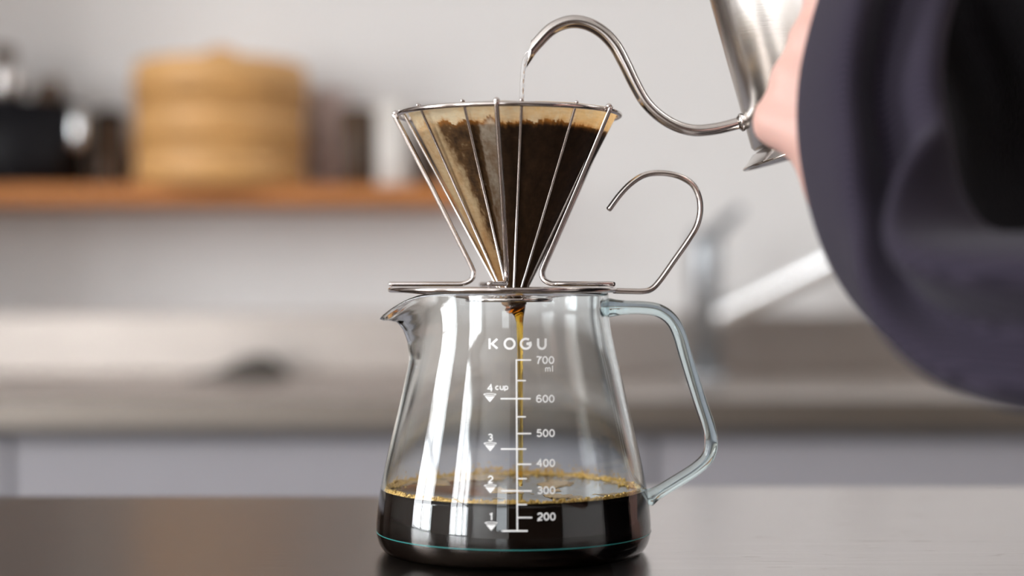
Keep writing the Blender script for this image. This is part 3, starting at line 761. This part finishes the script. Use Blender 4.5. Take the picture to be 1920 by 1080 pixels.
# ------------------------------------------------------------------ kettle
ex = Vector((0.958, 0, 0.287)); ez = Vector((-0.287, 0, 0.958))
leftbase = Vector(((1414-963)*S, 0, zpx(289)))
KR = 0.038; kb = leftbase+ex*KR
ket = thing('gooseneck_kettle', 'tilted brushed steel gooseneck kettle pouring water into the filter', 'kettle', kb)
def kx(v): return kb+ex*v[0]+Vector((0, 1, 0))*v[1]+ez*v[2]
def klathe(name, prof, m, par=ket, seg=80):
    v, f = lathe_data(prof, seg); return obj(name, [kx(q) for q in v], f, m, par)
HK = 0.135
klathe('body', [(0, 0.0015), (KR-0.001, 0.0015), (KR, 0.003), (KR-0.001, HK*0.5), (KR-0.003, HK), (KR-0.0045, HK), (KR-0.003, HK*0.5), (KR-0.002, 0.005), (0, 0.0045)], M['brushed'])
klathe('base_rim', [(0, -0.0022), (KR-0.002, -0.0025), (KR+0.0045, -0.0056), (KR+0.0058, -0.0058), (KR+0.0064, -0.0052), (KR+0.0060, -0.0046), (KR+0.0030, -0.0026), (KR+0.0005, -0.0002), (KR-0.004, 0.0012), (0, 0.0012)], M['steel'])
ld = klathe('lid', [(KR-0.005, HK+0.0005), (KR-0.001, HK+0.001), (KR-0.002, HK+0.004), (KR*0.6, HK+0.012), (0, HK+0.015)], M['steel'])
klathe('lid_knob', [(0.005, HK+0.014), (0.004, HK+0.022), (0.010, HK+0.026), (0.010, HK+0.032), (0, HK+0.036)], M['black'], ld, 32)
sp = [(993, 98), (1008, 80), (1034, 54.5), (1065, 41.5), (1096, 43), (1127, 58.5), (1152.5, 85), (1172, 120), (1190, 157), (1210, 191), (1236, 217), (1268, 236), (1302, 244.5), (1338, 242), (1370, 235), (1400, 226)]
spp = catmull([((x-963)*S, 0, zpx(y)) for x, y in sp], 6)
nS = len(spp)
def spout_tube():
    rad = [(11.0+1.6*math.sin(PI*min(1, i/(nS*0.62))))*S for i in range(nS)]
    # open tube with wall; the mouth is cut at a slant
    v, f = tube_data(spp, rad, 28, caps=False); n = len(v)
    v2, f2 = tube_data(spp, [r-1.6*S for r in rad], 28, caps=False)
    P0 = Vector(((991.5-963)*S, 0, zpx(100))); nn = Vector((0.985, 0, -0.172)); d0 = Vector((-0.55, 0, -0.835))
    for arr in (v, v2):            # mouth cut nearly upright
        for k in range(28*14):
            sl_ = nn.dot(P0-arr[k])/nn.dot(d0)
            if k < 28 or nn.dot(arr[k]-P0) < 0: arr[k] = arr[k]+d0*sl_
    f2 = [tuple(n+i for i in q)[::-1] for q in f2]
    rimf = [(k, n+k, n+(k+1) % 28, (k+1) % 28) for k in range(28)]
    obj('spout', v+v2, f+f2+rimf, M['steel'], ket)
spout_tube()
c0 = Vector(((1386-963)*S, 0, zpx(230.5))); dr = Vector((1, 0, 0.25)).normalized()
tube('spout_collar', [c0, c0+dr*2*S, c0+dr*4*S, c0+dr*7*S, c0+dr*9*S, c0+dr*16*S], [14*S, 17*S, 17.5*S, 17*S, 15*S, 15*S], M['steel'], ket, 32)
# handle: loop on the side facing the camera
hl = [(0.0, -KR+0.001, 0.105), (0.0, -0.062, 0.112), (0.0, -0.080, 0.108), (0.0, -0.090, 0.090), (0.0, -0.091, 0.060), (0.0, -0.088, 0.030), (0.0, -0.078, 0.012), (0, -0.062, 0.010), (0, -KR+0.001, 0.016)]
tube('handle', catmull([kx(q) for q in hl], 6), 0.0052, M['steel'], ket, 16)

# ------------------------------------------------------------------ person
per = thing('person', 'person in navy knit top, torso coloured black for shade, holding the kettle handle', 'person', (0.5, 0.06, 0))
def capsule(vs_, fs, a, b, ra, rb, seg=14):
    a = Vector(a); b = Vector(b); d_ = b-a; L_ = d_.length
    if L_ < 1e-6: d_ = Vector((0, 0, 1)); L_ = 1e-6
    t_ = d_.normalized(); path, rad = [], []
    for k in range(5):
        an = PI/2*(1-k/4.0)*0.98; path.append(a-t_*ra*math.sin(an)); rad.append(max(1e-4, ra*math.cos(an)))
    for k in range(5):
        an = PI/2*(k/4.0)*0.98; path.append(b+t_*rb*math.sin(an)); rad.append(max(1e-4, rb*math.cos(an)))
    v, f = tube_data(path, rad, seg, base=len(vs_)); vs_ += v; fs += f
def chain(vs_, fs, pts_, rads):
    for i in range(len(pts_)-1): capsule(vs_, fs, pts_[i], pts_[i+1], rads[i], rads[i+1])
def remeshed(name, vs_, fs, m, par, vox, smooth=6):
    o = obj('tmp', vs_, fs, m)
    r = o.modifiers.new('r', 'REMESH'); r.mode = 'VOXEL'; r.voxel_size = vox
    s = o.modifiers.new('s', 'SMOOTH'); s.factor = 0.5; s.iterations = smooth
    dg = bpy.context.evaluated_depsgraph_get(); me = bpy.data.meshes.new_from_object(o.evaluated_get(dg))
    bpy.data.objects.remove(o)
    me.polygons.foreach_set('use_smooth', [True]*len(me.polygons)); me.name = name
    if not me.materials: me.materials.append(m)
    q = bpy.data.objects.new(name, me); COL.objects.link(q)
    if par: q.parent = par; q.matrix_parent_inverse = Matrix.Translation(-par.location)
    return q
v, f = [], []
# left hand closed round the kettle handle: (MCP, PIP, DIP, tip)
wr = W(1625, 352, -0.126)
F = [  # index, middle, ring, little
    [W(1640, 40, -.118), W(1556, -8, -.106), W(1560, 14, -.078), W(1632, 30, -.066)],
    [W(1628, 125, -.121), W(1531, 72, -.108), W(1540, 90, -.079), W(1618, 108, -.066)],
    [W(1606, 205, -.121), W(1492, 150, -.107), W(1510, 168, -.080), W(1590, 186, -.067)],
    [W(1572, 268, -.118), W(1456, 228, -.104), W(1474, 244, -.082), W(1548, 252, -.069)]]
FR = [(.0135, .0105, .009, .0078), (.014, .011, .0092, .008), (.0138, .0108, .009, .0078), (.0135, .0102, .0082, .007)]
for p_, r_ in zip(F, FR):
    chain(v, f, [wr]+p_, (.021,)+r_)
for i in range(3): capsule(v, f, F[i][0], F[i+1][0], .0135, .0135)
chain(v, f, [W(1610, 295, -.122), W(1560, 262, -.116), W(1478, 236, -.108)], (.019, .016, .0105))
chain(v, f, [wr, W(1600, 335, -.118), W(1552, 300, -.113)], (.024, .020, .013))     # heel of the hand
chain(v, f, [wr, W(1650, 150, -.108), W(1650, 20, -.092), W(1620, -60, -.076), W(1575, -80, -.067)], (.020, .015, .0115, .0105, .0085))   # thumb, lying over the handle
elbow = Vector((0.36, -0.235, 0.955)); sho = Vector((0.40, -0.10, 1.30))
chain(v, f, [wr, W(1655, 430, -.155), W(1745, 535, -.180), W(1870, 590, -.202), W(2200, 610, -.25), elbow], (.020, .019, .021, .024, .030, .043)); chain(v, f, [elbow, sho], (.043, .052))
# right arm resting down
chain(v, f, [(0.38, 0.27, 1.30), (0.47, 0.34, 1.05), (0.40, 0.30, 0.93), (0.36, 0.22, 0.90)], (.052, .043, .028, .026))
for k in range(4):
    chain(v, f, [(0.36, 0.22, 0.90), (0.335+0.006*k, 0.165, 0.91-0.02*k), (0.325+0.006*k, 0.13, 0.90-0.02*k), (0.335+0.006*k, 0.105, 0.885-0.02*k)], (.024, .012, .010, .008))
# trunk, neck, head, legs
chain(v, f, [(0.52, 0.06, 0.90), (0.44, 0.07, 1.10), (0.38, 0.08, 1.26)], (.11, .10, .105))
for s_ in (-1, 1): capsule(v, f, (0.38, 0.08, 1.28), (0.39, 0.08+s_*0.17, 1.30), .075, .06)
chain(v, f, [(0.38, 0.08, 1.32), (0.32, 0.08, 1.42), (0.29, 0.08, 1.47)], (.062, .052, .052))
chain(v, f, [(0.30, 0.08, 1.53), (0.25, 0.08, 1.46)], (.095, .060))
capsule(v, f, (0.205, 0.08, 1.50), (0.185, 0.08, 1.475), .012, .014)
for s_ in (-1, 1):
    capsule(v, f, (0.32, 0.08+s_*0.092, 1.52), (0.31, 0.08+s_*0.092, 1.49), .014, .010)
    chain(v, f, [(0.53, 0.06+s_*0.09, 0.88), (0.53, 0.06+s_*0.10, 0.48), (0.56, 0.06+s_*0.10, 0.10)], (.085, .055, .040))
    capsule(v, f, (0.57, 0.06+s_*0.10, 0.045), (0.42, 0.06+s_*0.11, 0.033), .040, .030)
remeshed('body', v, f, M['skin'], per, 0.0038, 4)
v, f = [], []
chain(v, f, [(0.335, 0.08, 1.56), (0.345, 0.08, 1.50)], (.096, .080)); remeshed('hair', v, f, M['hair'], per, 0.008, 3)
# trousers
v, f = [], []
for s_ in (-1, 1): chain(v, f, [(0.53, 0.06+s_*0.085, 0.90), (0.53, 0.06+s_*0.10, 0.48), (0.56, 0.06+s_*0.10, 0.07)], (.105, .078, .062))
remeshed('trousers', v, f, M['trouser'], per, 0.012, 6)
# top over the trunk, coloured black for shade: horizontal ellipses (z, front x, back x, half width)
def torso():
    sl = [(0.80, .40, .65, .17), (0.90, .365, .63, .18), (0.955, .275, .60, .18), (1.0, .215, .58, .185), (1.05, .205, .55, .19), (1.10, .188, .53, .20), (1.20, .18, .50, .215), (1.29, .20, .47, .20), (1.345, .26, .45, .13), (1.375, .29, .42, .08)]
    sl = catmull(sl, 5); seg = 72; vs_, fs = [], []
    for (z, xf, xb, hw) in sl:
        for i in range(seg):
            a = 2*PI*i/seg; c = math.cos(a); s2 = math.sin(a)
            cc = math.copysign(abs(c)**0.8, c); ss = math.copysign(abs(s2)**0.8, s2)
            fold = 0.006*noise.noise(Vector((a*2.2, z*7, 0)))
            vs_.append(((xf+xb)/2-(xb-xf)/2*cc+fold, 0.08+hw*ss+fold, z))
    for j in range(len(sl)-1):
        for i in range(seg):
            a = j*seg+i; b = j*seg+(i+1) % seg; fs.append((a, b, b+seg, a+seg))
    obj('shaded_torso_top', vs_, fs, M['torso_shade'], per)
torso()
# navy sleeve: wide, hanging in folds from wrist to elbow
def sleeve():
    # centre pixel, depth, radii in px across the band and in depth (m)
    st_ = [(1730, -260, -.125, 118, .040), (1692, -120, -.132, 112, .044), (1648, 10, -.140, 104, .046), (1610, 150, -.148, 108, .050), (1618, 285, -.155, 110, .052), (1658, 425, -.165, 116, .055), (1742, 535, -.180, 124, .058), (1865, 595, -.200, 134, .062), (2010, 600, -.225, 162, .064), (2200, 600, -.25, 175, .064), (2420, 540, -.25, 180, .064)]
    pts_ = catmull(st_, 8); n = len(pts_); seg = 120; vs_, fs = [], []
    for _ in range(40): pts_ = [pts_[0]]+[(pts_[i-1]+2*pts_[i]+pts_[i+1])/4 for i in range(1, n-1)]+[pts_[-1]]
    C = [W(p[0], p[1], p[2]) for p in pts_]
    for i in range(n):
        t_ = (C[min(i+1, n-1)]-C[max(i-1, 0)]).normalized()
        side = t_.cross(Vector((0, 1, 0))).normalized(); dep = side.cross(t_).normalized()
        rs = pts_[i][3]/3150*(DIST+pts_[i][2]); rd = pts_[i][4]; s_ = i/8.0
        for k in range(seg):
            a = 2*PI*k/seg
            w1 = 1+0.18*math.cos(3*a+PI/2+0.06*s_)+0.035*math.cos(5*a-0.3*s_)+0.05*noise.noise(Vector((math.cos(a)*1.5, math.sin(a)*1.5, s_*0.8)))
            # keep the silhouette, fold the camera side
            ww = w1 if math.sin(a) < 0.95 else w1
            vs_.append(C[i]+side*rs*math.cos(a)*(0.72+0.28*ww)+dep*rd*math.sin(a)*(w1**1.8))
    for i in range(n-1):
        for k in range(seg):
            a = i*seg+k; b = i*seg+(k+1) % seg; fs.append((a, b, b+seg, a+seg))
    o = obj('navy_sleeve', vs_, fs, M['knit'], per)
    sd = o.modifiers.new('thickness', 'SOLIDIFY'); sd.thickness = 0.0015
sleeve()
